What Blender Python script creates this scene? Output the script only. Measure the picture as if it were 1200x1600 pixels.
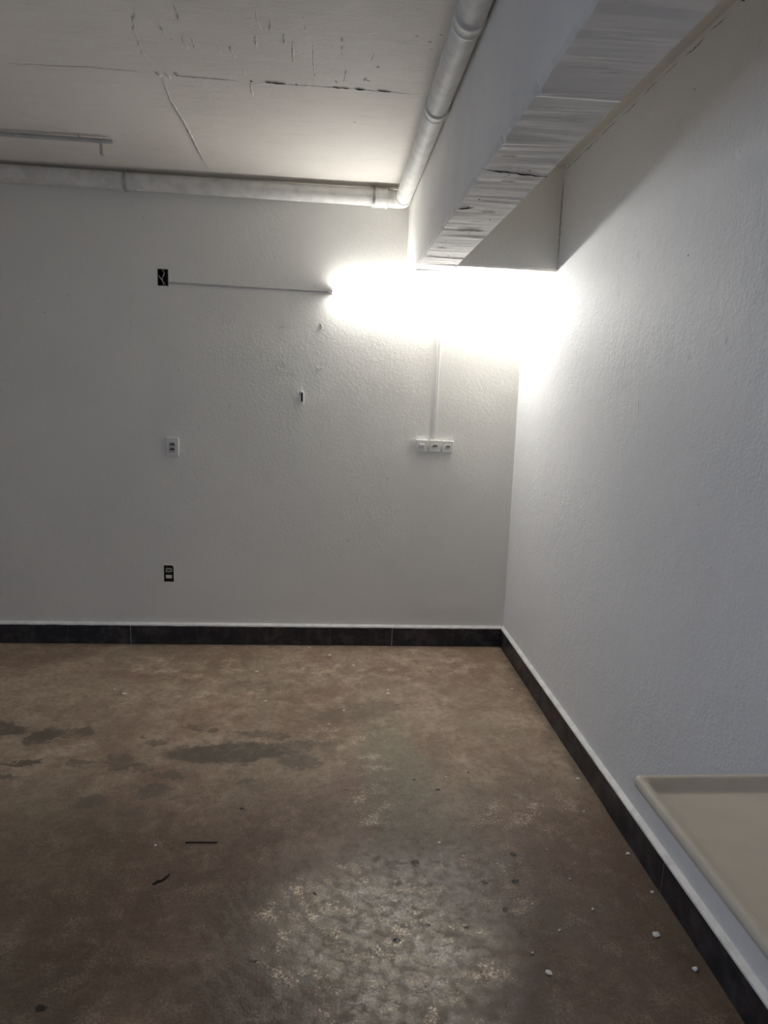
import bpy, bmesh, math, random
from mathutils import Vector, Matrix, noise
random.seed(7)
C = bpy.context.scene.collection
S = bpy.context.scene
for o in list(bpy.data.objects): bpy.data.objects.remove(o)

# ------------------------------------------------------------------ camera
PITCH, YAW, ROLL = -0.178, 0.0822, 0.0387
FPX = 1040.0
F = Vector((math.sin(YAW)*math.cos(PITCH), math.cos(YAW)*math.cos(PITCH), math.sin(PITCH)))
R0 = Vector((math.cos(YAW), -math.sin(YAW), 0)); U0 = R0.cross(F)
c_, s_ = math.cos(ROLL), math.sin(ROLL)
RT = c_*R0 + s_*U0; UP = -s_*R0 + c_*U0
cam_d = bpy.data.cameras.new('camera'); cam = bpy.data.objects.new('camera', cam_d); C.objects.link(cam)
m = Matrix((RT, UP, -F)).transposed().to_4x4(); m.translation = (0, 0, 1.7)
cam.matrix_world = m
cam_d.sensor_fit = 'VERTICAL'; cam_d.sensor_height = 24.0; cam_d.sensor_width = 18.0
cam_d.lens = 24.0*FPX/1600.0; cam_d.clip_start = .02
cam_d.dof.use_dof = True; cam_d.dof.focus_distance = 3.6; cam_d.dof.aperture_fstop = 4.2
S.camera = cam

# ------------------------------------------------------------------ light and exposure
W = bpy.data.worlds.new('world'); S.world = W; W.use_nodes = True
bg = W.node_tree.nodes['Background']
bg.inputs[0].default_value = (.53, .70, 1.0, 1); bg.inputs[1].default_value = .21
TUBE_STRENGTH = 26.0
TUBE_COLOR = (1.0, .99, .945, 1)
S.view_settings.view_transform = 'Standard'; S.view_settings.look = 'None'
S.view_settings.gamma = 1; S.view_settings.use_curve_mapping = False
S.view_settings.exposure = 2.63
S.cycles.max_bounces = 16; S.cycles.diffuse_bounces = 14

# room measures, metres
D, R, ZC = 4.305, 1.212, 2.905            # back wall, foot of the right wall, ceiling
def RW(z): return R-.026*z/ZC             # the right wall leans in a little towards its top
XL, YF = -3.4, -3.2                       # left wall, front wall (behind the camera)
BX1, BX2, BZ = .4357, .650, 2.3775       # beam
CY0, CY1 = 3.682, 3.765                   # cross beam between main beam and right wall

# portal: daylight enters by the open vehicle doorway in the left wall, level with the camera
OY0, OY1, OZ1 = -1.6, 1.3, 2.1
pl = bpy.data.lights.new('doorway_daylight', 'AREA'); pl.shape = 'RECTANGLE'
pl.size = OY1-OY0; pl.size_y = OZ1; pl.cycles.is_portal = True
plo = bpy.data.objects.new('doorway_daylight', pl); C.objects.link(plo)
plo.location = (XL+.01, (OY0+OY1)/2, OZ1/2); plo.rotation_euler = (math.pi/2, 0, -math.pi/2)

# ------------------------------------------------------------------ node helpers
class NT:
    def __init__(s, name):
        s.m = bpy.data.materials.new(name); s.m.use_nodes = True; s.t = s.m.node_tree
        s.b = s.t.nodes['Principled BSDF']; s.co = s.n('ShaderNodeTexCoord').outputs['Object']
    def n(s, ty, **k):
        x = s.t.nodes.new(ty)
        for a, v in k.items(): setattr(x, a, v)
        return x
    def set(s, inp, v):
        if isinstance(v, bpy.types.NodeSocket): s.t.links.new(v, inp)
        elif isinstance(v, (tuple, list)) and len(v) == 3 and inp.type == 'RGBA': inp.default_value = (*v, 1)
        else: inp.default_value = v
    def math(s, op, a, b=None, c=None, clamp=False):
        x = s.n('ShaderNodeMath', operation=op, use_clamp=clamp)
        s.set(x.inputs[0], a)
        if b is not None: s.set(x.inputs[1], b)
        if c is not None: s.set(x.inputs[2], c)
        return x.outputs[0]
    def noise(s, scale, detail=4, rough=.55, vec=None, dist=0, stretch=None):
        v = vec or s.co
        if stretch:
            mp = s.n('ShaderNodeMapping'); s.set(mp.inputs[0], v); mp.inputs['Scale'].default_value = stretch; v = mp.outputs[0]
        x = s.n('ShaderNodeTexNoise'); s.set(x.inputs['Vector'], v)
        x.inputs['Scale'].default_value = scale; x.inputs['Detail'].default_value = detail
        x.inputs['Roughness'].default_value = rough; x.inputs['Distortion'].default_value = dist
        return x.outputs['Fac']
    def ramp(s, v, a, b, lo=0., hi=1.):
        x = s.n('ShaderNodeMapRange', interpolation_type='SMOOTHSTEP'); s.set(x.inputs[0], v)
        x.inputs[1].default_value = a; x.inputs[2].default_value = b; x.inputs[3].default_value = lo; x.inputs[4].default_value = hi
        return x.outputs[0]
    def mix(s, f, a, b, mode='MIX'):
        x = s.n('ShaderNodeMix', data_type='RGBA', blend_type=mode)
        s.set(x.inputs[0], f); s.set(x.inputs[6], a); s.set(x.inputs[7], b); return x.outputs[2]
    def bump(s, h, strength=.3, dist=.002, nrm=None):
        x = s.n('ShaderNodeBump'); s.set(x.inputs['Height'], h)
        x.inputs['Strength'].default_value = strength; x.inputs['Distance'].default_value = dist
        if nrm is not None: s.set(x.inputs['Normal'], nrm)
        return x.outputs[0]
    def out(s, col=None, rough=None, nrm=None, **k):
        if col is not None: s.set(s.b.inputs['Base Color'], col)
        if rough is not None: s.set(s.b.inputs['Roughness'], rough)
        if nrm is not None: s.set(s.b.inputs['Normal'], nrm)
        for a, v in k.items(): s.set(s.b.inputs[a.replace('_', ' ')], v)
        return s.m
    def xyz(s):
        x = s.n('ShaderNodeSeparateXYZ'); s.set(x.inputs[0], s.co); return x.outputs
    def ellipse(s, X, Y, cx, cy, rx, ry, rot=0, soft=.35):
        """1 inside a turned ellipse, 0 outside; X and Y already carry the ragged warp"""
        dx = s.math('SUBTRACT', X, cx); dy = s.math('SUBTRACT', Y, cy)
        if rot:
            ca, sa = math.cos(rot), math.sin(rot)
            u = s.math('ADD', s.math('MULTIPLY', dx, ca), s.math('MULTIPLY', dy, sa))
            v = s.math('SUBTRACT', s.math('MULTIPLY', dy, ca), s.math('MULTIPLY', dx, sa))
        else: u, v = dx, dy
        u = s.math('MULTIPLY', u, 1/rx); v = s.math('MULTIPLY', v, 1/ry)
        d = s.math('ADD', s.math('MULTIPLY', u, u), s.math('MULTIPLY', v, v))
        return s.ramp(d, 1+soft, 1-soft)

def plain(name, col, rough=.5, var=.06, bump=0., bscale=200, **k):
    t = NT(name); f = t.noise(14, 4)
    c2 = tuple(max(0, c*(1-var*3)) for c in col)
    c = t.mix(t.ramp(f, .35, .7), col, c2)
    nr = t.bump(t.noise(bscale, 2), bump, .001) if bump else None
    return t.out(c, rough, nr, **k)

def plaster(name, col, scale, strength, dist, streak=0.):
    t = NT(name)
    big = t.noise(1.3, 4); c = t.mix(t.ramp(big, .3, .75), col, tuple(v*.95 for v in col))
    h1 = t.noise(scale, 3, .6); h2 = t.noise(scale*.33, 3, .5); h3 = t.noise(4, 2, .4)
    reg = t.ramp(t.noise(2.2, 3), .35, .65, .45, 1.)
    h = t.math('ADD', t.math('MULTIPLY', t.math('ADD', h1, h2), reg), t.math('MULTIPLY', h3, .3))
    if streak:
        st = t.noise(9, 4, .6, stretch=(3, 3, .35)); sx = t.noise(40, 3, .6, stretch=(2, 2, .4))
        m_ = t.ramp(t.noise(1.6, 2), .45, .62)
        h = t.math('ADD', h, t.math('MULTIPLY', t.math('ADD', t.math('MULTIPLY', st, .7), sx), t.math('MULTIPLY', m_, streak)))
    pit = t.ramp(t.noise(38, 2, .5), .73, .78); c = t.mix(t.math('MULTIPLY', pit, .30), c, tuple(v*.4 for v in col))
    return t.out(c, .62, t.bump(h, strength, dist), Specular_IOR_Level=.25)

WALLC = (.85, .835, .795)
M = {}
M['wall_back'] = plaster('wall_back_paint', WALLC, 140, .62, .0026)
M['wall_right'] = plaster('wall_right_paint', (.86, .865, .875), 90, .65, .0028, streak=.5)
M['wall_plain'] = plaster('wall_plain_paint', WALLC, 70, .3, .002)
def ceiling_mat():
    t = NT('ceiling_paint')
    c = t.mix(t.ramp(t.noise(1.1, 5), .3, .75), (.82, .785, .735), (.74, .705, .655))
    g = t.noise(6, 5, .6, stretch=(1, 7, 1)); c = t.mix(t.ramp(g, .5, .8, 0, .35), c, (.58, .56, .52))
    sp = t.ramp(t.noise(24, 3), .72, .76); c = t.mix(t.math('MULTIPLY', sp, .4), c, (.3, .28, .26))
    h = t.math('ADD', t.math('MULTIPLY', t.noise(4, 5, .5, stretch=(1, 3, 1)), .8), t.math('MULTIPLY', t.noise(60, 3, .5, stretch=(1, 2.5, 1)), .25))
    return t.out(c, .7, t.bump(h, .5, .006), Specular_IOR_Level=.2)
M['ceiling'] = ceiling_mat()
def beam_mat():
    t = NT('beam_board_formed_concrete'); x, y, z = t.xyz()
    c = t.mix(t.ramp(t.noise(2.5, 5), .3, .7), (.82, .805, .78), (.74, .725, .70))
    g = t.noise(9, 7, .65, stretch=(1, 4, .6), dist=.3)
    sp = t.ramp(t.noise(30, 3, .5, stretch=(1, 1.6, 1)), .70, .76); c = t.mix(t.math('MULTIPLY', sp, .45), c, (.25, .24, .23))
    geo = t.n('ShaderNodeNewGeometry'); nz = t.n('ShaderNodeSeparateXYZ'); t.set(nz.inputs[0], geo.outputs['True Normal'])
    under = t.ramp(t.math('MULTIPLY', nz.outputs[2], -1), .5, .9, .12, 1.)
    side = t.noise(12, 3, .5, stretch=(1, 2.2, .15))
    h = t.math('ADD', t.math('MULTIPLY', g, under), t.math('MULTIPLY', side, .12))
    h = t.math('ADD', h, t.math('MULTIPLY', t.noise(70, 3), .12))
    c = t.mix(t.math('MULTIPLY', t.ramp(g, .58, .75), t.math('MULTIPLY', under, .16)), c, (.52, .505, .48))
    return t.out(c, .75, t.bump(h, .22, .004), Specular_IOR_Level=.2)
M['beam'] = beam_mat()
M['crack'] = plain('crack_shadow_grime', (.035, .03, .026), .9)
M['mend'] = plain('filler_plaster', (.72, .71, .68), .7, bump=.4, bscale=80)

def floor_mat():
    t = NT('stained_concrete_floor'); x, y, z = t.xyz()
    w = t.n('ShaderNodeTexNoise'); t.set(w.inputs['Vector'], t.co); w.inputs['Scale'].default_value = 9; w.inputs['Detail'].default_value = 5; w.inputs['Roughness'].default_value = .6
    ws = t.n('ShaderNodeSeparateColor'); t.set(ws.inputs[0], w.outputs['Color'])
    X = t.math('ADD', x, t.math('MULTIPLY', t.math('SUBTRACT', ws.outputs[0], .5), .16))
    Y = t.math('ADD', y, t.math('MULTIPLY', t.math('SUBTRACT', ws.outputs[1], .5), .16))
    w2 = t.n('ShaderNodeTexNoise'); t.set(w2.inputs['Vector'], t.co); w2.inputs['Scale'].default_value = 45; w2.inputs['Detail'].default_value = 3
    w2s = t.n('ShaderNodeSeparateColor'); t.set(w2s.inputs[0], w2.outputs['Color'])
    X2 = t.math('ADD', x, t.math('MULTIPLY', t.math('SUBTRACT', w2s.outputs[0], .5), .03))
    Y2 = t.math('ADD', y, t.math('MULTIPLY', t.math('SUBTRACT', w2s.outputs[1], .5), .03))
    n1 = t.noise(1.7, 7, .62, dist=.5); n2 = t.noise(4.5, 7, .7, dist=.8); n3 = t.noise(32, 5, .7); n4 = t.noise(130, 3, .65); n5 = t.noise(13, 6, .72, dist=.5)
    c = t.mix(t.ramp(n1, .38, .62), (.112, .086, .066), (.172, .148, .120))
    c = t.mix(t.ramp(n2, .42, .70, 0, .8), c, (.215, .187, .152))
    red = t.math('MULTIPLY', t.ramp(t.noise(2.3, 5, .65, stretch=(1, 1.3, 1), dist=.4), .5, .66), .75)
    c = t.mix(red, c, (.118, .080, .064))
    grn = t.math('MULTIPLY', t.ramp(t.noise(1.9, 5, .65, stretch=(1.2, .8, 1.5), dist=.6), .52, .68), .6)
    c = t.mix(grn, c, (.120, .112, .086))
    c = t.mix(t.ramp(n5, .50, .64, 0, .55), c, (.085, .070, .055))
    c = t.mix(t.ramp(n5, .46, .32, 0, .35), c, (.24, .21, .17))
    # broad tints: the grey-green lane, the green corner at the left, the darker red brown foreground
    lane = t.ellipse(X, Y, .36, 2.35, .17, 1.0, .08, .6)
    c = t.mix(t.math('MULTIPLY', lane, .65), c, (.125, .128, .100))
    c = t.mix(t.math('MULTIPLY', t.ellipse(X, Y, -1.1, 1.9, .55, .8, .3, .7), .6), c, (.070, .064, .044))
    c = t.mix(t.math('MULTIPLY', t.ellipse(X, Y, .95, 1.75, .42, .75, 0, .7), .65), c, (.085, .056, .044))
    c = t.mix(t.math('MULTIPLY', t.ellipse(X, Y, -.35, 2.0, .5, .55, 0, .7), .5), c, (.085, .056, .042))
    c = t.mix(t.math('MULTIPLY', t.ramp(n3, .42, .68), .45), c, (.075, .060, .047))
    c = t.mix(t.math('MULTIPLY', t.ramp(n4, .5, .72), .35), c, (.27, .235, .19))
    c = t.mix(t.math('MULTIPLY', t.math('MULTIPLY', t.ellipse(X, Y, .1, 1.2, 2.2, 1.45, 0, .75), t.ramp(t.noise(2.6, 6, .7, dist=.7), .30, .56, .55, 1.)), .85), c, t.mix(1., c, (.34, .285, .245), 'MULTIPLY'))  # foreground shading put into the floor colour, broken up by noise
    # pale worn specks in patches; the main one paints the tube's reflection
    spk = t.ramp(t.math('ADD', t.math('MULTIPLY', t.noise(120, 5, .8), .6), t.math('MULTIPLY', t.noise(11, 4, .6), .4)), .52, .60)
    pat = t.math('MULTIPLY', t.ellipse(X, Y, .18, 1.82, .36, .27, -.5, .85), 1.5, clamp=True)
    for cx, cy, rx, ry, ro in ((.60, 2.10, .16, .20, 0), (.60, 2.10, .12, .16, 0), (.62, 3.95, .38, .28, 0), (-.85, 3.95, .42, .20, 0), (.05, 3.85, .4, .18, .2), (.85, 2.45, .25, .12, .4), (.20, 2.75, .10, .5, 0), (-.5, 3.55, .35, .08, .1), (.1, 3.1, .25, .15, .3)):
        pat = t.math('MAXIMUM', pat, t.math('MULTIPLY', t.ellipse(X, Y, cx, cy, rx, ry, ro, .6), .30))
    pat = t.math('MAXIMUM', pat, .07)
    glare_core = t.ellipse(X, Y, .18, 1.84, .34, .24, -.5, .9)
    c = t.mix(t.math('MULTIPLY', glare_core, t.ramp(n5, .36, .56, .15, .85)), c, (.20, .185, .15))  # tube's glare put into the floor colour
    worn_and_glare = t.math('MULTIPLY', spk, pat)
    c = t.mix(worn_and_glare, c, (.62, .58, .50))  # real wear, plus painted glare specks in the main patch
    # trowel sweeps
    mp = t.n('ShaderNodeMapping'); t.set(mp.inputs[0], t.co); mp.inputs['Location'].default_value = (-.55, -2.45, 0)
    wv = t.n('ShaderNodeTexWave', wave_type='RINGS', rings_direction='Z'); t.set(wv.inputs['Vector'], mp.outputs[0])
    wv.inputs['Scale'].default_value = 5.5; wv.inputs['Distortion'].default_value = 14; wv.inputs['Detail'].default_value = 6; wv.inputs['Detail Scale'].default_value = 1.1; wv.inputs['Detail Roughness'].default_value = .7
    swz = t.ellipse(X, Y, .12, 1.80, .50, .42, 0, .6)
    c = t.mix(t.math('MULTIPLY', t.math('MULTIPLY', t.ramp(wv.outputs['Fac'], .45, .1), swz), .7), c, (.075, .068, .055))
    # damp dark stains, each where it lies
    X3 = t.math('ADD', X, t.math('MULTIPLY', t.math('SUBTRACT', w2s.outputs[0], .5), .09)); Y3 = t.math('ADD', Y, t.math('MULTIPLY', t.math('SUBTRACT', w2s.outputs[1], .5), .07))
    st = None
    for cx, cy, rx, ry, ro in ((-.42, 2.93, .30, .075, .06), (-.14, 3.0, .14, .04, .15), (-.30, 3.10, .12, .035, -.1), (-.60, 2.90, .10, .045, 0), (-.12, 2.85, .09, .05, 0),
                               (-.72, 2.62, .065, .05, 0), (-.945, 2.57, .055, .04, 0), (-.78, 2.47, .05, .03, 0), (-.93, 2.87, .06, .07, .3), (-.86, 2.80, .09, .025, .1),
                               (-1.62, 3.15, .16, .07, 0), (-1.34, 3.10, .09, .06, .4), (-1.18, 3.12, .05, .05, .4), (-1.36, 2.86, .08, .022, 0), (-1.55, 2.72, .2, .03, .05), (-.68, 2.74, .06, .03, 0),
                               (-.80, 3.04, .035, .022, 0), (-.88, 3.08, .025, .018, 0), (-.66, 3.15, .04, .025, 0), (-.56, 3.13, .03, .025, 0), (-1.10, 2.86, .05, .02, 0), (-.34, 2.68, .05, .02, .2), (-.4, 3.66, .2, .06, 0), (.18, 3.35, .22, .09, .3)):
        f = t.math('MULTIPLY', t.ellipse(X3, Y3, cx, cy, rx*1.1, ry*1.1, ro, .45), .4 if cy > 3.3 else (1. if rx > .2 or cx < -1.3 else .72))
        st = f if st is None else t.math('MAXIMUM', st, f)
    st = t.math('MULTIPLY', st, t.ramp(n5, .3, .55, .65, 1.))
    c = t.mix(t.math('MULTIPLY', st, .95), c, (.052, .047, .038))
    foot = t.math('MAXIMUM', t.ramp(t.math('ADD', X, t.math('MULTIPLY', n5, .05)), R-.05, R+.01), t.ramp(t.math('ADD', Y, t.math('MULTIPLY', n5, .05)), D-.05, D+.02))
    c = t.mix(t.math('MULTIPLY', foot, .7), c, (.06, .05, .04))   # darker band along the skirting
    # open pits
    pit = None
    for cx, cy, r_ in ((.342, 2.167, .010), (.577, 2.059, .008), (.693, 2.059, .009), (.242, 1.813, .009), (.40, 2.70, .007), (.62, 1.93, .007), (.35, 1.87, .006), (.47, 1.86, .006), (-.02, 2.02, .006), (.50, 2.62, .008), (-.33, 2.50, .006), (.10, 2.62, .006), (-.2, 1.75, .006), (.66, 2.75, .006), (-.76, 1.62, .012), (.72, 2.2, .007)):
        f = t.ellipse(X2, Y2, cx, cy, r_*1.3, r_, 0, .35); pit = f if pit is None else t.math('MAXIMUM', pit, f)
    c = t.mix(pit, c, (.008, .007, .006))
    # small black specks
    c = t.mix(t.math('MULTIPLY', t.ramp(t.noise(48, 2, .4), .755, .775), .8), c, (.03, .025, .02))
    c = t.mix(1., c, (2.4, 2.13, 1.92), 'MULTIPLY')
    rgh = t.ramp(n2, .3, .7, .46, .60); rgh = t.math('ADD', rgh, t.math('MULTIPLY', t.ramp(n3, .4, .7), .10)); rgh = t.math('SUBTRACT', rgh, t.math('MULTIPLY', st, .03))
    gl = t.math('MULTIPLY', t.ellipse(X, Y, .17, 1.80, .40, .42, -.4, .8), t.ramp(t.noise(22, 5, .7), .42, .56))
    gl = t.math('MAXIMUM', gl, t.math('MULTIPLY', t.ellipse(X, Y, .52, 2.08, .2, .22, 0, .7), t.math('MULTIPLY', t.ramp(t.noise(26, 5, .7), .45, .58), .6)))
    rgh = t.math('SUBTRACT', rgh, t.math('MULTIPLY', gl, .33))
    h = t.math('ADD', t.math('MULTIPLY', n3, .45), t.math('MULTIPLY', n2, .25)); h = t.math('ADD', h, t.math('MULTIPLY', n4, .4))
    h = t.math('ADD', h, t.math('MULTIPLY', t.math('MULTIPLY', wv.outputs['Fac'], swz), .15)); h = t.math('SUBTRACT', h, t.math('MULTIPLY', pit, 1.5))
    h = t.math('ADD', h, t.math('MULTIPLY', worn_and_glare, .25))
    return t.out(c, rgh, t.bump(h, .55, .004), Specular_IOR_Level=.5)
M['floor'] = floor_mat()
def stone():
    t = NT('black_polished_stone'); c = t.mix(t.ramp(t.noise(7, 6, .75), .42, .72), (.014, .014, .018), (.085, .075, .08))
    c = t.mix(t.ramp(t.noise(60, 4, .7), .62, .75, 0, .6), c, (.12, .115, .11))
    return t.out(c, t.ramp(t.noise(6, 5), .3, .7, .28, .55), t.bump(t.noise(30, 3), .1, .001))
M['stone'] = stone()
M['grout'] = plain('tile_joint', (.42, .40, .37), .8)
M['ledge'] = plain('ledge_white_paint', (.92, .91, .88), .6, bump=.5, bscale=60)
M['pvc'] = plain('painted_pvc', (.76, .75, .72), .62, bump=.15, bscale=60)
M['strap'] = plain('galvanised_strap', (.50, .49, .47), .45, Metallic=.4)
M['plastic'] = plain('white_plastic', (.78, .775, .75), .32, var=.02)
M['oldplastic'] = plain('yellowed_plastic', (.55, .53, .47), .4, var=.06)
M['dark'] = plain('dark_slot', (.012, .011, .011), .6)
M['conduit'] = plain('painted_conduit', (.50, .49, .47), .5)
M['cable'] = plain('painted_cable', (.60, .60, .59), .5)
M['wire'] = plain('bare_white_wire', (.62, .61, .57), .45)
M['boxdark'] = plain('black_box_interior', (.010, .009, .009), .7)
M['rust'] = plain('rough_brick_edge', (.16, .09, .065), .9, var=.2)
M['metal'] = plain('white_coated_metal', (.85, .85, .83), .35)
M['endcap'] = plain('tube_end_cap', (.45, .46, .50), .35, Metallic=.5)
M['tray'] = plain('beige_moulded_plastic', (.80, .71, .575), .5, var=.02)
M['chip'] = plain('paint_flake', (.92, .91, .88), .7)
M['twig'] = plain('dark_straw', (.018, .014, .011), .7)
tm = bpy.data.materials.new('lit_tube_glass'); tm.use_nodes = True
tb = tm.node_tree.nodes['Principled BSDF']; tb.inputs['Base Color'].default_value = (.9, .9, .9, 1)
tb.inputs['Emission Color'].default_value = TUBE_COLOR; tb.inputs['Emission Strength'].default_value = TUBE_STRENGTH
M['lit'] = tm

# ------------------------------------------------------------------ mesh helpers
class MB:
    def __init__(s): s.v = []; s.f = []; s.mi = []; s.sm = []
    def add(s, vs, fs, mi=0, smooth=False):
        b = len(s.v); s.v += [tuple(v) for v in vs]
        for f in fs: s.f.append(tuple(b+i for i in f)); s.mi.append(mi); s.sm.append(smooth)
    def box(s, x0, x1, y0, y1, z0, z1, mi=0):
        s.add([(x, y, z) for x in (x0, x1) for y in (y0, y1) for z in (z0, z1)],
              [(0, 1, 3, 2), (4, 6, 7, 5), (0, 4, 5, 1), (2, 3, 7, 6), (0, 2, 6, 4), (1, 5, 7, 3)], mi)
    def tube(s, pts, r, n=16, mi=0, cap=True, prof=None, smooth=True):
        pts = [Vector(p) for p in pts]; rs = r if isinstance(r, (list, tuple)) else [r]*len(pts)
        up = None; rings = []
        for i, p in enumerate(pts):
            t = (pts[min(i+1, len(pts)-1)]-pts[max(i-1, 0)]).normalized()
            if up is None: up = Vector((0, 0, 1)) if abs(t.z) < .9 else Vector((1, 0, 0))
            a = (up-t*up.dot(t)).normalized(); up = a; b = t.cross(a)
            rings.append([p+(a*math.cos(q)+b*math.sin(q))*rs[i] for q in (2*math.pi*k/n for k in range(n))])
        vs = [v for rg in rings for v in rg]
        fs = [(i*n+k, (i+1)*n+k, (i+1)*n+(k+1) % n, i*n+(k+1) % n) for i in range(len(pts)-1) for k in range(n)]
        s.add(vs, fs, mi, smooth)
        if cap:
            s.add(rings[0], [tuple(range(n-1, -1, -1))][::1], mi); s.add(rings[-1], [tuple(range(n))], mi)
    def sliver(s, pts, w, h, nrm, mi=0, jit=.8):
        """ragged ridge or crack line following pts on a surface with normal nrm"""
        nrm = Vector(nrm); P = [Vector(p) for p in pts]; Q = []
        for a, b in zip(P, P[1:]):
            k = max(2, int((b-a).length/.012))
            Q += [a.lerp(b, i/k) for i in range(k)]
        Q.append(P[-1]); vs = []; n = len(Q)
        for i, q in enumerate(Q):
            t = (Q[min(i+1, n-1)]-Q[max(i-1, 0)]).normalized(); sd = nrm.cross(t)
            e = min(1, 4*min(i, n-1-i)/max(1, n-1)+.05)*(.35+.9*random.random()); off = sd*(random.random()-.5)*w*jit
            vs += [q+off-sd*w/2*e-nrm*.002, q+off+nrm*h*e, q+off+sd*w/2*e-nrm*.002]
        fs = []
        for i in range(n-1):
            a = 3*i; fs += [(a, a+3, a+4, a+1), (a+1, a+4, a+5, a+2)]
        s.add(vs, fs, mi, True)
    def build(s, name, mats, parent=None, bevel=0, seg=2):
        me = bpy.data.meshes.new(name); me.from_pydata(s.v, [], s.f)
        for m_ in (mats if isinstance(mats, list) else [mats]): me.materials.append(M[m_])
        me.polygons.foreach_set('material_index', s.mi); me.polygons.foreach_set('use_smooth', s.sm); me.update()
        bm = bmesh.new(); bm.from_mesh(me); bmesh.ops.recalc_face_normals(bm, faces=bm.faces[:]); bm.to_mesh(me); bm.free()
        o = bpy.data.objects.new(name, me); C.objects.link(o)
        if parent: o.parent = parent; o.matrix_parent_inverse = Matrix.Translation(-parent.location)
        if bevel:
            b = o.modifiers.new('bevel', 'BEVEL'); b.width = bevel; b.segments = seg; b.limit_method = 'ANGLE'
        return o
def empty(name, loc, label, cat, group=None):
    o = bpy.data.objects.new(name, None); C.objects.link(o); o.location = loc; o.empty_display_size = .05
    return tag(o, label, cat, group)
def tag(o, label, cat, group=None):
    o['label'] = label; o['category'] = cat
    if group: o['group'] = group
    return o
def struct(o, label=None, cat=None):
    o['kind'] = 'structure'
    if label: o['label'] = label
    if cat: o['category'] = cat
    return o

# ------------------------------------------------------------------ the room
b = MB(); b.box(XL-.15, R+.15, YF-.15, D+.25, -.15, 0)
struct(b.build('floor', 'floor'), 'brown and grey stained bare concrete floor with worn pale patches and a painted-in tube reflection', 'floor')

# ceiling with the casting seams, ridges and blisters of its formwork
b = MB(); b.box(XL-.15, R+.15, YF-.15, D+.25, ZC, ZC+.2)
dn = (0, 0, -1)
b.sliver([(-.66, 2.44, ZC), (-.715, 2.62, ZC), (-.735, 2.79, ZC), (-.712, 2.97, ZC)], .012, .003, dn)
b.sliver([(-.712, 2.97, ZC), (-.727, 3.2, ZC), (-.722, 3.48, ZC), (-.73, 3.8, ZC), (-.732, 4.16, ZC)], .013, .009, dn, 2, .35)
b.sliver([(-1.5, 3.39, ZC), (-1.40, 3.58, ZC)], .008, .003, dn, 2)
b.sliver([(-1.36, 2.975, ZC), (-1.0, 2.95, ZC), (-.72, 2.96, ZC)], .010, .003, dn)
b.sliver([(-.66, 2.966, ZC), (-.4, 2.970, ZC)], .010, .004, dn, 0, .3); b.sliver([(-.38, 2.972, ZC), (.02, 2.965, ZC), (.33, 2.973, ZC)], .008, .0022, dn)
for x0, x1, w_ in ((-.36, -.35, .002), (-.18, -.172, .002), (-.03, .005, .0025), (.005, .035, .002), (.15, .205, .0025), (.06, .10, .002), (-.30, -.22, .0015)):
    b.sliver([(x0, 2.958, ZC-.003), (x1, 2.962, ZC-.003)], w_, .003, dn, 1)
for k in range(9):
    q = random.uniform(-.03, .05); b.sliver([(-.70+q, 2.95+random.uniform(-.02, .03), ZC), (-.685+q, 2.965+random.uniform(-.02, .03), ZC)], .012, .008, dn, k % 2*2)
for x, y0, y1 in ((-.556, 2.64, 2.75), (-.545, 2.45, 2.56), (-.53, 2.66, 2.74), (-.40, 2.69, 2.79), (-.45, 2.70, 2.76), (-.376, 2.84, 2.93), (-.30, 2.60, 2.70), (-.28, 2.44, 2.58), (-.24, 2.50, 2.57), (-.20, 2.58, 2.66),
                  (-.17, 2.62, 2.82), (-.10, 2.62, 2.95), (-.13, 2.45, 2.56), (-.36, 2.98, 3.12), (0., 2.55, 2.72), (.02, 2.80, 2.92), (.12, 2.66, 2.74), (-.02, 2.9, 2.95), (.10, 2.86, 2.91), (-.62, 2.58, 2.66)):
    b.sliver([(x, y0, ZC), (x+random.uniform(-.008, .008), (y0+y1)/2, ZC), (x+random.uniform(-.01, .014), y1, ZC)], .012, .0060, dn, 0, .12)
for x, y in ((.13, 2.76), (.25, 2.52), (.30, 2.55), (-.26, 2.95), (.10, 2.88), (.06, 3.3), (.31, 2.6), (.33, 2.50)):
    b.sliver([(x, y, ZC), (x+.018, y+.005, ZC)], .0035, .0015, dn, 1)
struct(b.build('ceiling', ['ceiling', 'crack', 'mend']), 'pale grey painted concrete ceiling with casting seams', 'ceiling')

# back wall: built around the two recessed electrical boxes
HX0, HX1 = -1.073, -1.009; H1 = (2.283, 2.380); H2 = (.424, .536)
b = MB()
b.box(XL, HX0, D, D+.15, 0, ZC); b.box(HX1, R+.15, D, D+.15, 0, ZC)
b.box(HX0, HX1, D, D+.15, 0, H2[0]); b.box(HX0, HX1, D, D+.15, H2[1], H1[0]); b.box(HX0, HX1, D, D+.15, H1[1], ZC)
b.box(HX0, HX1, D+.06, D+.15, H2[0], H2[1]); b.box(HX0, HX1, D+.06, D+.15, H1[0], H1[1])
fr = (0, -1, 0)
b.sliver([(-1.075, D, .56), (-1.085, D, 1.2)], .006, .0015, fr); b.sliver([(-1.075, D, 1.40), (-1.085, D, 2.26)], .006, .0015, fr)
b.sliver([(-1.0, D, .56), (-.995, D, 1.2)], .005, .0012, fr); b.sliver([(-.995, D, 1.40), (-1.0, D, 2.26)], .005, .0012, fr)
def ring(cx, cz, r, a0, a1, h, w=.007):
    k = 14; b.sliver([(cx+r*math.cos(a0+(a1-a0)*i/k), D, cz+r*1.1*math.sin(a0+(a1-a0)*i/k)) for i in range(k+1)], w, h, fr)
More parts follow.
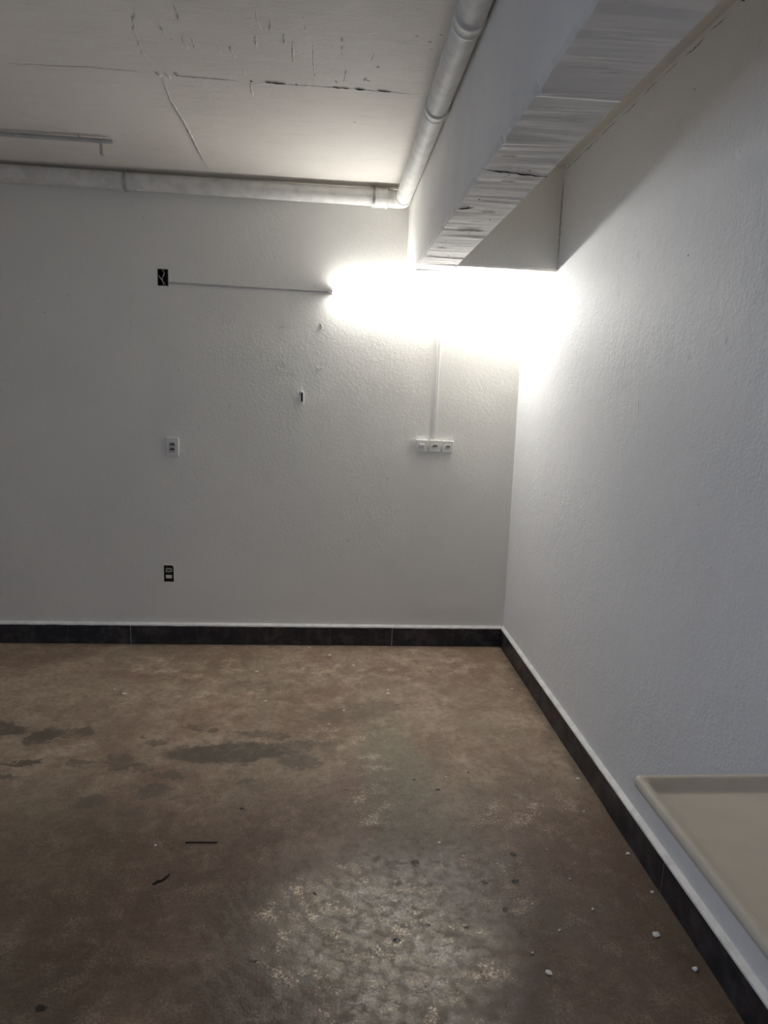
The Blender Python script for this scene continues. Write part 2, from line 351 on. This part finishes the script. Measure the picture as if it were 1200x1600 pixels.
ring(-.097, 2.084, .020, -2.4, 1.6, .005); ring(-.085, 1.851, .019, -3.3, .5, .005, .008); ring(-.323, 2.092, .016, -2.8, -.6, .005); ring(-.324, 1.846, .02, -.5, 2.6, .003)
b.sliver([(-.36, D, 1.80), (-.29, D, 1.80), (-.22, D, 1.802)], .008, .002, fr)
b.sliver([(-.35, D, 1.84), (-.345, D, 1.80)], .012, .003, fr)
for k in range(46):
    x = random.gauss(.36, .12); z = random.gauss(1.12, .13)
    b.sliver([(x, D, z), (x+random.uniform(.008, .03), D, z+random.uniform(-.012, .02))], .006, .0022, fr)
struct(b.build('wall_back', 'wall_back'), 'grey white plastered back wall with the lit tube', 'wall')

b = MB(); b.add([(x, y, z) for x, y, z in ((RW(0), YF, 0), (RW(ZC), YF, ZC), (RW(0), D, 0), (RW(ZC), D, ZC), (R+.15, YF, 0), (R+.15, YF, ZC), (R+.15, D, 0), (R+.15, D, ZC))],
    [(0, 1, 3, 2), (4, 6, 7, 5), (0, 4, 5, 1), (2, 3, 7, 6), (0, 2, 6, 4), (1, 5, 7, 3)])
lf = (-1, 0, 0); y = 3.66
while y > 1.0:
    L = random.uniform(.05, .22)
    b.sliver([(RW(ZC), y, ZC-.020+random.uniform(-.004, .004)), (RW(ZC), y-L*.5, ZC-.022+random.uniform(-.006, .006)), (RW(ZC), y-L, ZC-.020+random.uniform(-.004, .004))], random.choice((.003, .004, .006, .010)), .0015, lf, 1); y -= L+random.uniform(.0, .06)
for yy, zz in ((2.375, 2.742), (2.3, 2.2), (3.2, 2.83), (3.88, .742), (2.7, 1.9), (2.0, 1.2), (3.3, 1.5)):
    b.sliver([(RW(zz), yy, zz), (RW(zz), yy-.008, zz-.004)], .007, .002, lf, 1)
for k in range(26):
    yy = random.uniform(1.9, 3.9); zz = random.uniform(1.1, 2.3); b.sliver([(RW(zz), yy, zz), (RW(zz), yy+random.uniform(-.01, .01), zz-random.uniform(.02, .06))], .004, .0011, lf)
struct(b.build('wall_right', ['wall_right', 'crack']), 'rough plastered white right wall in bluish light', 'wall')
b = MB(); b.box(XL-.15, XL, YF, OY0, 0, ZC); b.box(XL-.15, XL, OY1, D+.15, 0, ZC); b.box(XL-.15, XL, OY0, OY1, OZ1, ZC)
struct(b.build('wall_left', 'wall_plain'), 'left wall with an open vehicle doorway', 'wall')
b = MB(); b.box(XL-.15, R+.15, YF-.15, YF, 0, ZC)
struct(b.build('wall_front', 'wall_plain'), 'plain wall behind the camera', 'wall')

# main beam, its edges ragged like board-cast concrete
def nz(a, k, s_=1.): return noise.noise(Vector((a*k, s_*7.3, s_*1.7)))
b = MB(); ys = [D-.0-i*.015 for i in range(int((D-YF)/.015)+1)]; vs = []
def corner(y, s_): return nz(y, 28, s_)*.0035+nz(y, 9, s_+3)*.003+(-.006 if nz(y, 17, s_+5) > .42 else 0)
for y in ys:
    a, c = corner(y, 1), corner(y, 2)
    vs += [(BX1, y, ZC+.01), (BX1, y, BZ+.012+abs(a)), (BX1+.006+abs(a), y, BZ+a*.6), (BX2-.008-abs(c)*.8, y, BZ+c*.6), (BX2, y, BZ+.010+abs(c)), (BX2, y, ZC+.01)]
fs = [(i*6+k, (i+1)*6+k, (i+1)*6+k+1, i*6+k+1) for i in range(len(ys)-1) for k in range(5)]
b.add(vs, fs); n = len(vs)
b.add(vs[:6], [(0, 1, 2, 3, 4, 5)]); b.add(vs[-6:], [(5, 4, 3, 2, 1, 0)])
b.sliver([(BX1+.004, 2.151, BZ), (.52, 2.16, BZ), (BX2-.002, 2.182, BZ)], .007, .003, dn, 1)
b.sliver([(BX1+.01, 2.60, BZ), (.50, 2.57, BZ)], .005, .003, dn, 1)
b.sliver([(.50, 2.93, BZ), (.56, 2.905, BZ), (.61, 2.91, BZ)], .008, .004, dn, 0)
for k in range(22):
    x, y = random.uniform(.46, .62), random.uniform(2.0, 4.1); b.sliver([(x, y, BZ), (x+.008, y, BZ)], .006, .002, dn, 1)
for k in range(26):
    x, y = random.uniform(.45, .56), random.uniform(1.3, 4.1); b.sliver([(x, y, BZ), (x+random.uniform(.03, .08), y+random.uniform(-.006, .006), BZ)], .007, .0015, dn)
struct(b.build('beam_main', ['beam', 'crack']), 'deep board-cast concrete beam running along the ceiling towards the back wall', 'beam')

b = MB(); n = 40; vs = []
for i in range(n+1):
    x = BX2-.004+(R-BX2+.004)*i/n; a, c = nz(x, 30, 4)*.004, nz(x, 30, 5)*.004
    vs += [(x, CY0, ZC+.01), (x, CY0, BZ+.008+abs(a)), (x, CY0+.008+abs(a), BZ+a*.5), (x, CY1-.006, BZ+c*.5), (x, CY1, BZ+.008), (x, CY1, ZC+.01)]
b.add(vs, [(i*6+k, (i+1)*6+k, (i+1)*6+k+1, i*6+k+1) for i in range(n) for k in range(5)])
b.sliver([(RW(2.9)-.003, CY0, ZC-.03), (RW(2.6)-.003, CY0, 2.6), (RW(2.4)-.003, CY0, BZ+.02)], .005, .002, fr, 1)
struct(b.build('beam_cross', ['wall_back', 'crack']), 'thin white cross beam between the main beam and the right wall', 'beam')

# skirting of black stone tiles, painted white along its top
T = .020; HB = .132
def skirting(name, along, joints, lab, pale):
    b = MB()
    for a0, a1 in zip(joints, joints[1:]):
        g0 = .0022 if a0 in pale else .0004; g = .0022 if a1 in pale else .0004; a0 += g0
        dz = random.uniform(-.003, .003); dt = random.uniform(-.0015, .0015)
        if along == 'x': b.box(a0, a1-g, D-T+dt, D-.001, 0, HB+dz)
        else: b.box(R-T+dt, R-.001, a0, a1-g, 0, HB+dz)
    if along == 'x': b.box(joints[0], joints[-1], D-T+.002, D-.002, 0, HB-.006, 1)
    else: b.box(R-T+.002, R-.002, joints[0], joints[-1], 0, HB-.006, 1)
    o = struct(b.build(name, ['stone', 'grout']), lab, 'baseboard')
    l = MB(); vs = []; a = joints[0]; n_ = int((joints[-1]-joints[0])/.02)
    for i in range(n_+1):
        a = joints[0]+(joints[-1]-joints[0])*i/n_; w = nz(a, 11, 6)*.002+nz(a, 40, 7)*.0012
        pr = [(T+.003+w, HB-.004+w*1.5), (T+.002+w, HB+.004), (T*.6, HB+.009), (.0, HB+.013), (.0, HB-.004)]
        for d_, z_ in pr: vs.append((a, D-d_, z_) if along == 'x' else (R-d_, a, z_))
    l.add(vs, [(i*5+k, (i+1)*5+k, (i+1)*5+(k+1) % 5, i*5+(k+1) % 5) for i in range(n_) for k in range(5)], 0, False)
    p = l.build('painted_ledge', 'ledge', o); p['label'] = 'white painted top of the black skirting'
    return o
skirting('baseboard_back', 'x', [XL, -2.95, -2.5, -2.12, -1.69, -1.29, -.86, -.40, .02, .44, .86, R-T], 'black stone tile baseboard along the back wall', (-1.29, .44))
skirting('baseboard_right', 'y', [YF, -2.7, -2.2, -1.7, -1.2, -.7, -.2, .3, .75, 1.16, 1.58, 1.99, 2.46, 2.87, 3.30, 3.74, D-.001], 'black stone tile baseboard along the right wall', (2.46, 2.87, 1.99, 3.74))

# ------------------------------------------------------------------ drain pipe along back wall and beam
ZP = 2.838; YP = D-.075; XP = .385; ZP2 = 2.822; r_ = .0475
pipe = empty('drain_pipe', (XP, YP, ZP), 'white painted drain pipe under the ceiling, turning a corner along the beam', 'pipe')
b = MB(); b.tube([(XL+.002, YP, ZP+.012), (-1.2, YP, ZP+.006), (XP-.17, YP, ZP)], r_, 28); b.build('pipe_run', 'pvc', pipe)
b = MB(); b.tube([(XP-.185, YP, ZP), (XP-.18, YP, ZP), (XP-.179, YP, ZP), (XP-.085, YP, ZP)], [.050, .054, .054, .054], 28); b.build('pipe_socket', 'pvc', pipe)
b = MB(); b.tube([(XP-.10, YP, ZP), (XP-.099, YP, ZP), (XP-.088, YP, ZP), (XP-.087, YP, ZP)], [.052, .0585, .0585, .052], 28); b.tube([(XP-.165, YP, ZP), (XP-.163, YP, ZP), (XP-.155, YP, ZP), (XP-.153, YP, ZP)], [.053, .0575, .0575, .053], 28)
b.build('socket_ring', 'pvc', pipe)
b = MB(); pts = [(XP-.095, YP, ZP)]
RB = .065
for k in range(11):
    a = math.pi/2*k/10; pts.append((XP-RB+RB*math.sin(a), YP-RB+RB*math.cos(a), ZP+(ZP2-ZP)*k/10))
pts.append((XP, YP-.12, ZP2)); b.tube(pts, .0495, 28); b.build('elbow', 'pvc', pipe)
b = MB(); b.tube([(XP, YP-.11, ZP2), (XP, 2.90, ZP2), (XP, 2.26, ZP2), (XP, YF+.002, ZP2)], r_-.0015, 28); b.build('pipe_run', 'pvc', pipe)
for yc in (2.90, 2.24, .6):
    b = MB(); q = yc
    b.tube([(XP, q+.012, ZP2), (XP, q+.010, ZP2), (XP, q+.002, ZP2), (XP, q-.001, ZP2), (XP, q-.040, ZP2), (XP, q-.043, ZP2), (XP, q-.052, ZP2), (XP, q-.054, ZP2)],
           [.0462, .0500, .0500, .0488, .0488, .0508, .0508, .0462], 28); b.build('pipe_socket', 'pvc', pipe)
def strap(x, perf):
    b = MB(); n = 24; vs = []; w = .009
    for k in range(n+1):
        a = math.pi*1.08*k/n-math.pi*.04; rr = .0508 if x < 0 else .0575
        vs += [(x-w, YP-rr*math.sin(a), ZP-rr*math.cos(a)) , (x+w, YP-rr*math.sin(a), ZP-rr*math.cos(a)), (x+w, YP-(rr+.0025)*math.sin(a), ZP-(rr+.0025)*math.cos(a)), (x-w, YP-(rr+.0025)*math.sin(a), ZP-(rr+.0025)*math.cos(a))]
    b.add(vs, [(i*4+k, (i+1)*4+k, (i+1)*4+(k+1) % 4, i*4+(k+1) % 4) for i in range(n) for k in range(4)], 0, False)
    b.box(x-w, x+w, YP-.004, YP-.001, ZP+.05, ZC+.001)
    if perf:
        for k in range(2, 15):
            a = math.pi*k/20+.25; rr = .0603; p = Vector((x, YP-rr*math.sin(a), ZP-rr*math.cos(a))); b.tube([p, p+Vector((0, -math.sin(a)*.0006, -math.cos(a)*.0006))], .003, 8, 1)
    b.build('pipe_strap', ['strap', 'dark'], pipe)
strap(-1.222, False); strap(.214-.0, True)
# thin line lying above the pipe
b = MB(); b.tube([(-1.9, D-.012, 2.893), (-1.1, D-.012, 2.890), (-.4, D-.013, 2.889), (.08, D-.014, 2.888), (.17, D-.016, 2.887), (.26, D-.02, 2.876), (.33, D-.02, 2.872)], .006, 10)
tag(b.build('thin_cable', 'cable'), 'thin white cable squeezed between the back wall and the drain pipe', 'cable')

# lone conduit hanging under ceiling at the left
rod = empty('ceiling_conduit', (-1.13, 3.67, 2.88), 'thin grey conduit rail under the ceiling at the left, ending in the open', 'conduit')
b = MB(); b.tube([(-3.1, 3.722, 2.888), (-2.0, 3.722, 2.888), (-1.140, 3.718, 2.886), (-1.132, 3.718, 2.886)], [.011, .011, .011, .006], 14); b.build('rail', 'conduit', rod)
b = MB(); b.box(-1.198, -1.184, 3.716, 3.724, 2.826, 2.884); b.box(-1.194, -1.180, 3.706, 3.728, 2.820, 2.832); b.build('end_bracket', 'strap', rod, .001)
for x in (-1.30, -2.3):
    b = MB(); b.box(x-.004, x+.004, 3.718, 3.722, 2.892, ZC+.001); b.build('hanger', 'conduit', rod)

# ------------------------------------------------------------------ tube lamp
TY = D-.029
lamp = empty('fluorescent_lamp', (.56, TY, 2.285), 'long lit white fluorescent tube on the back wall under the beam', 'lamp')
A, Bq = Vector((-.020, TY, 2.297)), Vector((1.150, TY, 2.262)); dr = (Bq-A).normalized()
b = MB(); b.tube([A, A+dr*.002, Bq-dr*.002, Bq], [.0115, .013, .013, .0115], 32); 
g = b.build('light_tube', ['lit', 'plastic'], lamp)
for p_ in g.data.polygons:                       # the housing half of the tube, turned to the wall, is closed
    q_ = p_.center-A; q_ -= dr*q_.dot(dr)
    if q_.normalized().dot(Vector((0, -math.cos(.05), -math.sin(.05)))) < -.08 or abs(p_.normal.dot(dr)) > .5: p_.material_index = 1
for P0, s_ in ((A, -1), (Bq, 1)):
    b = MB(); b.tube([P0-dr*s_*.004, P0+dr*s_*.006, P0+dr*s_*.012], [.0142, .0142, .011], 16); c1 = b.build('end_cap', 'endcap', lamp)
    b = MB(); q = P0+dr*s_*.014
    b.box(q.x-.005, q.x+.005, TY-.006, D-.001, q.z-.008, q.z+.008); b.box(q.x-.006, q.x+.006, TY-.016, TY+.012, q.z-.015, q.z+.015); b.build('lamp_holder', 'plastic', lamp, .002)
b = MB(); b.tube([(-1.009, D-.005, 2.303), (-.8, D-.005, 2.302), (-.485, D-.0055, 2.300), (-.25, D-.005, 2.298), (-.045, D-.006, 2.297)], .0055, 10)
tag(b.build('supply_cable', 'cable'), 'thin painted cable from the open wall box to the left end of the tube', 'cable')

# cable trunking from the tube down to the three small boxes
tr = empty('cable_trunking', (.665, D, 1.8), 'narrow vertical white cable trunking between the tube and the three boxes', 'trunking')
def quadbar(b, x0, z0, x1, z1, w, y0, y1):
    b.add([(x0-w, y1, z0), (x0+w, y1, z0), (x0+w, y0, z0), (x0-w, y0, z0), (x1-w, y1, z1), (x1+w, y1, z1), (x1+w, y0, z1), (x1-w, y0, z1)],
          [(0, 1, 2, 3), (4, 5, 6, 7), (0, 1, 5, 4), (1, 2, 6, 5), (2, 3, 7, 6), (3, 0, 4, 7)])
b = MB(); quadbar(b, .658, 1.408, .664, 2.262, .0125, D-.008, D-.0005); b.build('channel', 'plastic', tr, .001)
b = MB(); quadbar(b, .658, 1.409, .664, 2.262, .0100, D-.012, D-.008); b.build('cover', 'plastic', tr, .0015)

# three small surface boxes
def slots(p, cx, cz, mid=True):
    b = MB()
    for k in (-1, 0, 1):
        b.tube([(cx+k*.0085, D-.0315, cz+(.0025 if k == 0 else 0)), (cx+k*.0085, D-.0292, cz+(.0025 if k == 0 else 0))], .0030, 10)
    b.build('pin_holes', 'dark', p)
def smallbox(name, cx, cz, lab, kind):
    w, h = .0375, .0375
    o = empty(name, (cx, D, cz), lab, 'switch' if kind == 'switch' else 'socket')
    b = MB(); b.box(cx-w+.002, cx+w-.002, D-.022, D-.0005, cz-h+.002, cz+h-.002); b.build('back_box', 'plastic', o, .003)
    b = MB(); b.box(cx-w, cx+w, D-.027, D-.021, cz-h, cz+h); b.build('face_plate', 'plastic', o, .003, 3)
    if kind == 'switch':
        b = MB(); b.box(cx-.019, cx+.019, D-.029, D-.026, cz-.0125, cz+.0125); r = b.build('rocker_frame', 'plastic', o, .001)
        b = MB(); x0, x1, z0, z1 = cx-.014, cx+.014, cz-.009, cz+.009
        b.add([(x0, D-.028, z0), (x1, D-.028, z0), (x1, D-.028, z1), (x0, D-.028, z1), (x0, D-.0315, z0), (x1, D-.0315, z0), (x1, D-.0345, z1), (x0, D-.0345, z1)],
              [(0, 1, 2, 3), (4, 5, 6, 7), (0, 1, 5, 4), (1, 2, 6, 5), (2, 3, 7, 6), (3, 0, 4, 7)]); b.build('rocker', 'plastic', o, .001)
    else:
        # hexagonal raised rim with the sunken three-pin well
        b = MB(); n = 6; pts = [(-.020, 0), (-.013, .0115), (.013, .0115), (.020, 0), (.013, -.0115), (-.013, -.0115)]; vs = []
        for sc, yy in ((1.15, D-.0265), (1.1, D-.030), (.9, D-.030), (.85, D-.0275)): vs += [(cx+x*sc, yy, cz+z*sc) for x, z in pts]
        b.add(vs, [(i*6+k, (i+1)*6+k, (i+1)*6+(k+1) % 6, i*6+(k+1) % 6) for i in range(3) for k in range(6)]); b.build('socket_rim', 'plastic', o)
        b = MB(); b.add([(cx+x*.86, D-.0285, cz+z*.86) for x, z in pts], [(0, 1, 2, 3, 4, 5)]); b.build('socket_well', 'oldplastic', o)
        slots(o, cx, cz)
    return o
smallbox('light_switch', .580, 1.369, 'leftmost of three small white square boxes in a row, a rocker switch', 'switch')
smallbox('power_socket', .667, 1.369, 'middle of three small white square boxes, the socket below the trunking', 'socket')
smallbox('power_socket', .751, 1.367, 'rightmost of three small white square boxes, a socket nearest the corner', 'socket')

# double socket plate, half-way up the left of the back wall
cx, cz = -1.002, 1.309
o = empty('double_socket', (cx, D, cz), 'tall white double socket plate half-way up the wall below the open box', 'socket')
b = MB(); b.box(cx-.041, cx+.041, D-.014, D-.0005, cz-.059, cz+.059); b.build('cover_plate', 'plastic', o, .004, 3)
b = MB(); b.box(cx-.018, cx+.019, D-.0165, D-.013, cz-.033, cz+.033); b.build('insert', 'oldplastic', o, .001)
for dz in (.016, -.015):
    b = MB()
    for k in (-1, 0, 1): b.tube([(cx+.002+k*.009, D-.0185, cz+dz+(.003 if k == 0 else 0)), (cx+.002+k*.009, D-.016, cz+dz+(.003 if k == 0 else 0))], .0052, 10)
    b.box(cx-.013, cx+.016, D-.0172, D-.016, cz+dz-.002, cz+dz+.004)
    b.build('outlet_holes', 'dark', o)
for dz in (.045, -.045):
    b = MB(); b.tube([(cx, D-.0155, cz+dz), (cx, D-.013, cz+dz)], .0028, 10); b.build('screw', 'metal', o)

# open box, wires showing
cx, cz = (HX0+HX1)/2, (H1[0]+H1[1])/2; x0, x1 = HX0+.0005, HX1-.0005; z0, z1 = H1[0]+.0005, H1[1]-.0005
o = empty('open_wall_box', (cx, D, cz), 'open black electrical box with loose white wires, high on the back wall', 'electrical box')
b = MB(); t_ = .002; yb_ = D+.055
b.box(x0, x0+t_, D-.001, yb_, z0, z1); b.box(x1-t_, x1, D-.001, yb_, z0, z1); b.box(x0, x1, D-.001, yb_, z0, z0+t_); b.box(x0, x1, D-.001, yb_, z1-t_, z1); b.box(x0, x1, yb_-t_, yb_, z0, z1)
b.build('box_shell', 'boxdark', o)
b = MB(); b.box(x1-.001, x1+.004, D-.0018, D-.0003, z0-.006, z1+.004); b.box(x0-.003, x1, D-.0016, D-.0003, z1, z1+.003); b.box(x0-.003, x0, D-.0014, D-.0003, z0-.004, z1); b.build('plaster_rim', 'mend', o)
b = MB(); b.tube([(cx-.030, D+.02, cz+.012), (cx-.018, D-.003, cz), (cx-.006, D-.006, cz-.014), (cx+.004, D-.002, cz-.03), (cx+.012, D+.02, cz-.044)], .0026, 8); b.build('loose_wire', 'wire', o)
b = MB(); b.tube([(cx-.008, D+.02, cz-.01), (cx-.006, D+.004, cz-.004), (cx+.004, D-.004, cz+.010), (cx+.008, D-.004, cz+.022), (cx+.006, D+.004, cz+.034), (cx-.004, D+.02, cz+.042)], .0024, 8); b.build('loose_wire', 'wire', o)
for dz in (.040, -.040):
    b = MB(); b.box(cx-.010, cx+.010, D+.002, D+.005, cz+dz-.006, cz+dz+.006); b.tube([(cx, D+.0, cz+dz), (cx, D+.004, cz+dz)], .003, 8, 1); b.build('mounting_lug', ['boxdark', 'wire'], o)

# low box without its plate
cx, cz = (HX0+HX1)/2, (H2[0]+H2[1])/2; x0, x1 = HX0+.0005, HX1-.0005; z0, z1 = H2[0]+.0005, H2[1]-.0005
o = empty('uncovered_socket_box', (cx, D, cz), 'uncovered wall box with switch modules, low on the wall above the baseboard', 'electrical box')
b = MB(); b.box(x0, x0+t_, D, yb_, z0, z1); b.box(x1-t_, x1, D, yb_, z0, z1); b.box(x0, x1, D, yb_, z0, z0+t_); b.box(x0, x1, D, yb_, z1-t_, z1); b.box(x0, x1, yb_-t_, yb_, z0, z1); b.build('box_shell', 'rust', o)
b = MB(); b.tube([(x1+.003, D-.003, z0+.01), (x1+.003, D-.003, z1-.014), (x1-.002, D-.003, z1-.002), (x1-.013, D-.003, z1+.003), (x0+.002, D-.003, z1+.003)], .0036, 8); b.build('plaster_rim', 'mend', o)
b = MB(); b.box(cx-.022, cx+.022, D+.010, D+.014, cz-.044, cz+.044); b.build('support_frame', 'rust', o, .001)
b = MB(); b.box(cx-.019, cx+.019, D-.003, D+.012, cz+.010, cz+.033); m1 = b.build('socket_module', 'oldplastic', o, .0015)
b = MB(); b.box(cx-.012, cx+.014, D-.0045, D-.002, cz+.018, cz+.028); b.build('pin_holes', 'dark', m1, .001)
b = MB(); b.box(cx-.020, cx+.020, D-.001, D+.012, cz-.009, cz+.009); b.build('blank_module', 'boxdark', o, .001)
b = MB(); b.box(cx-.019, cx+.019, D-.006, D+.012, cz-.031, cz-.010); b.build('switch_module', 'plastic', o, .002)
for dz in (.042, -.041):
    b = MB(); b.tube([(cx, D+.006, cz+dz), (cx, D+.012, cz+dz)], .004, 10); b.build('screw', 'dark', o)

# small metal loop bracket
cx, cz = -.199, 1.650
o = empty('wall_hook', (cx, D, cz), 'small upright metal loop hook alone in the middle of the back wall', 'hook')
b = MB(); pts = []
for k in range(13):
    a = math.pi*k/12; pts.append((cx+.003+.011*math.cos(a), D-.020-.010*math.sin(a), cz+.022+.014*math.sin(a)))
pts = [(cx+.014, D-.018, cz-.040), (cx+.014, D-.020, cz)]+pts+[(cx-.008, D-.020, cz), (cx-.008, D-.018, cz-.034)]
b.tube(pts, .0046, 10); b.tube([(cx+.014, D-.019, cz-.038), (cx+.003, D-.024, cz-.041), (cx-.0, D-.020, cz-.036)], .0034, 10)
b.build('loop', 'metal', o)
b = MB(); b.box(cx-.005, cx+.009, D-.004, D-.0005, cz-.034, cz+.026); b.build('back_plate', 'dark', o, .001)
b = MB(); b.tube([(cx+.003, D-.021, cz-.030), (cx+.003, D-.002, cz-.030)], .003, 8); b.build('stud', 'metal', o)
b = MB(); b.tube([(cx+.003, D-.027, cz+.030), (cx+.003, D-.002, cz+.026)], .003, 8); b.build('stud', 'metal', o)

# ------------------------------------------------------------------ moulded tray top beside the right wall
TX0, TX1, TY0, TY1, TZ = .715, R-.012, .42, 1.366, .85
o = empty('tray_top', (.95, .9, TZ-.04), 'beige plastic tray-like top with a raised rounded rim beside the right wall', 'tray')
def rrect(x0, x1, y0, y1, r, n=6):
    out = []
    for cxx, cyy, a0 in ((x1-r, y1-r, 0), (x0+r, y1-r, 90), (x0+r, y0+r, 180), (x1-r, y0+r, 270)):
        for k in range(n+1):
            a = math.radians(a0+90*k/n); out.append((cxx+r*math.cos(a), cyy+r*math.sin(a)))
    return out
b = MB(); prof = [(.012, -.026), (.002, -.023), (0, -.010), (.003, -.003), (.008, 0), (.017, 0), (.022, -.002), (.026, -.006), (.031, -.014), (.036, -.0175), (.05, -.018)]
rings = []
for d_, dz in prof: rings.append([(x, y, TZ+dz) for x, y in rrect(TX0+d_, TX1-d_, TY0+d_, TY1-d_, max(.004, .016-d_*.15))])
n = len(rings[0]); vs = [v for rg in rings for v in rg]
b.add(vs, [(i*n+k, (i+1)*n+k, (i+1)*n+(k+1) % n, i*n+(k+1) % n) for i in range(len(rings)-1) for k in range(n)], 0, True)
b.add(rings[-1], [tuple(range(n))]); b.add(rings[0], [tuple(range(n))])
b.build('tray_shell', 'tray', o)
for yy in (.55, 1.0):
    b = MB(); b.box(.98, R-.006, yy-.012, yy+.012, TZ-.034, TZ-.0265); b.box(R-.014, R-.005, yy-.012, yy+.012, TZ-.26, TZ-.0265)
    b.tube([(R-.01, yy, TZ-.25), (1.0, yy, TZ-.034)], .006, 8); b.build('wall_bracket', 'strap', o)

# ------------------------------------------------------------------ litter on the floor
def flake(x, y, s_, lab, group=None):
    b = MB(); n = random.randint(5, 8); top = []; bot = []
    a0 = random.random()*6
    for k in range(n):
        a = a0+2*math.pi*k/n; r = s_*random.uniform(.7, 1.45); top.append((x+r*math.cos(a), y+r*math.sin(a)*.8, random.uniform(.0025, .005))); bot.append((x+r*math.cos(a)*.9, y+r*math.sin(a)*.72, .0002))
    b.add(top+bot+[(x, y, .006)], [(k, (k+1) % n, n+(k+1) % n, n+k) for k in range(n)]+[(k, (k+1) % n, 2*n) for k in range(n)]+[tuple(range(2*n-1, n-1, -1))])
    return tag(b.build('paint_flake', 'chip'), lab, 'paint flake', group)
flake(.691, 1.678, .010, 'white two-lobed paint flake on the open floor, nearest the camera')
flake(1.085, 1.806, .013, 'largest white paint flake on the floor close to the right baseboard')
flake(1.145, 1.672, .010, 'pointed white flake touching the right baseboard, nearest the tray')
flake(1.165, 2.190, .009, 'rounded white flake against the right baseboard, just beyond the tray')
flake(1.165, 1.990, .008, 'small white flake against the right baseboard, between two larger flakes')
flake(-1.11, 3.548, .012, 'broad white flake on the far left floor in front of the back wall')
for x, y, s_ in ((.776, 1.835, .005), (.892, 2.063, .004), (1.155, 2.691, .009), (.02, 4.112, .011), (.355, 3.554, .010), (-.114, 4.264-.03, .008), (.55, 2.71, .006), (.17, 3.95, .009), (-.05, 3.88, .007),
                 (.36, 3.60, .006), (-.42, 3.85, .009), (-.28, 4.02, .006), (.66, 3.42, .005), (.02, 3.2, .006), (-.33, 3.46, .010), (.35, 4.15, .006), (.46, 4.1, .005), (-1.18, 3.60, .006),
                 (.45, 2.27, .006), (.86, 2.22, .004), (.72, 1.95, .004), (1.09, 2.45, .005), (.10, 3.35, .006), (-.1, 3.62, .005), (.66, 1.75, .004), (1.10, 3.62, .008), (-.62, 2.28, .004), (.30, 3.02, .005), (.92, 1.92, .004)):
    flake(x, y, s_, 'tiny white paint flake scattered on the brown concrete floor', 'tiny paint flakes on the floor')
b = MB(); b.tube([(-.513, 2.294, .003), (-.45, 2.293, .003), (-.394, 2.291, .003)], .0022, 8)
tag(b.build('straw', 'twig'), 'thin straight dark straw lying on the floor', 'straw')
b = MB(); b.tube([(-.578, 2.078, .003), (-.565, 2.092, .004), (-.552, 2.096, .003), (-.54, 2.112, .004), (-.532, 2.128, .003)], [.002, .004, .003, .004, .002], 8)
tag(b.build('twig', 'twig'), 'short crooked dark twig on the floor in front of the straight straw', 'twig')
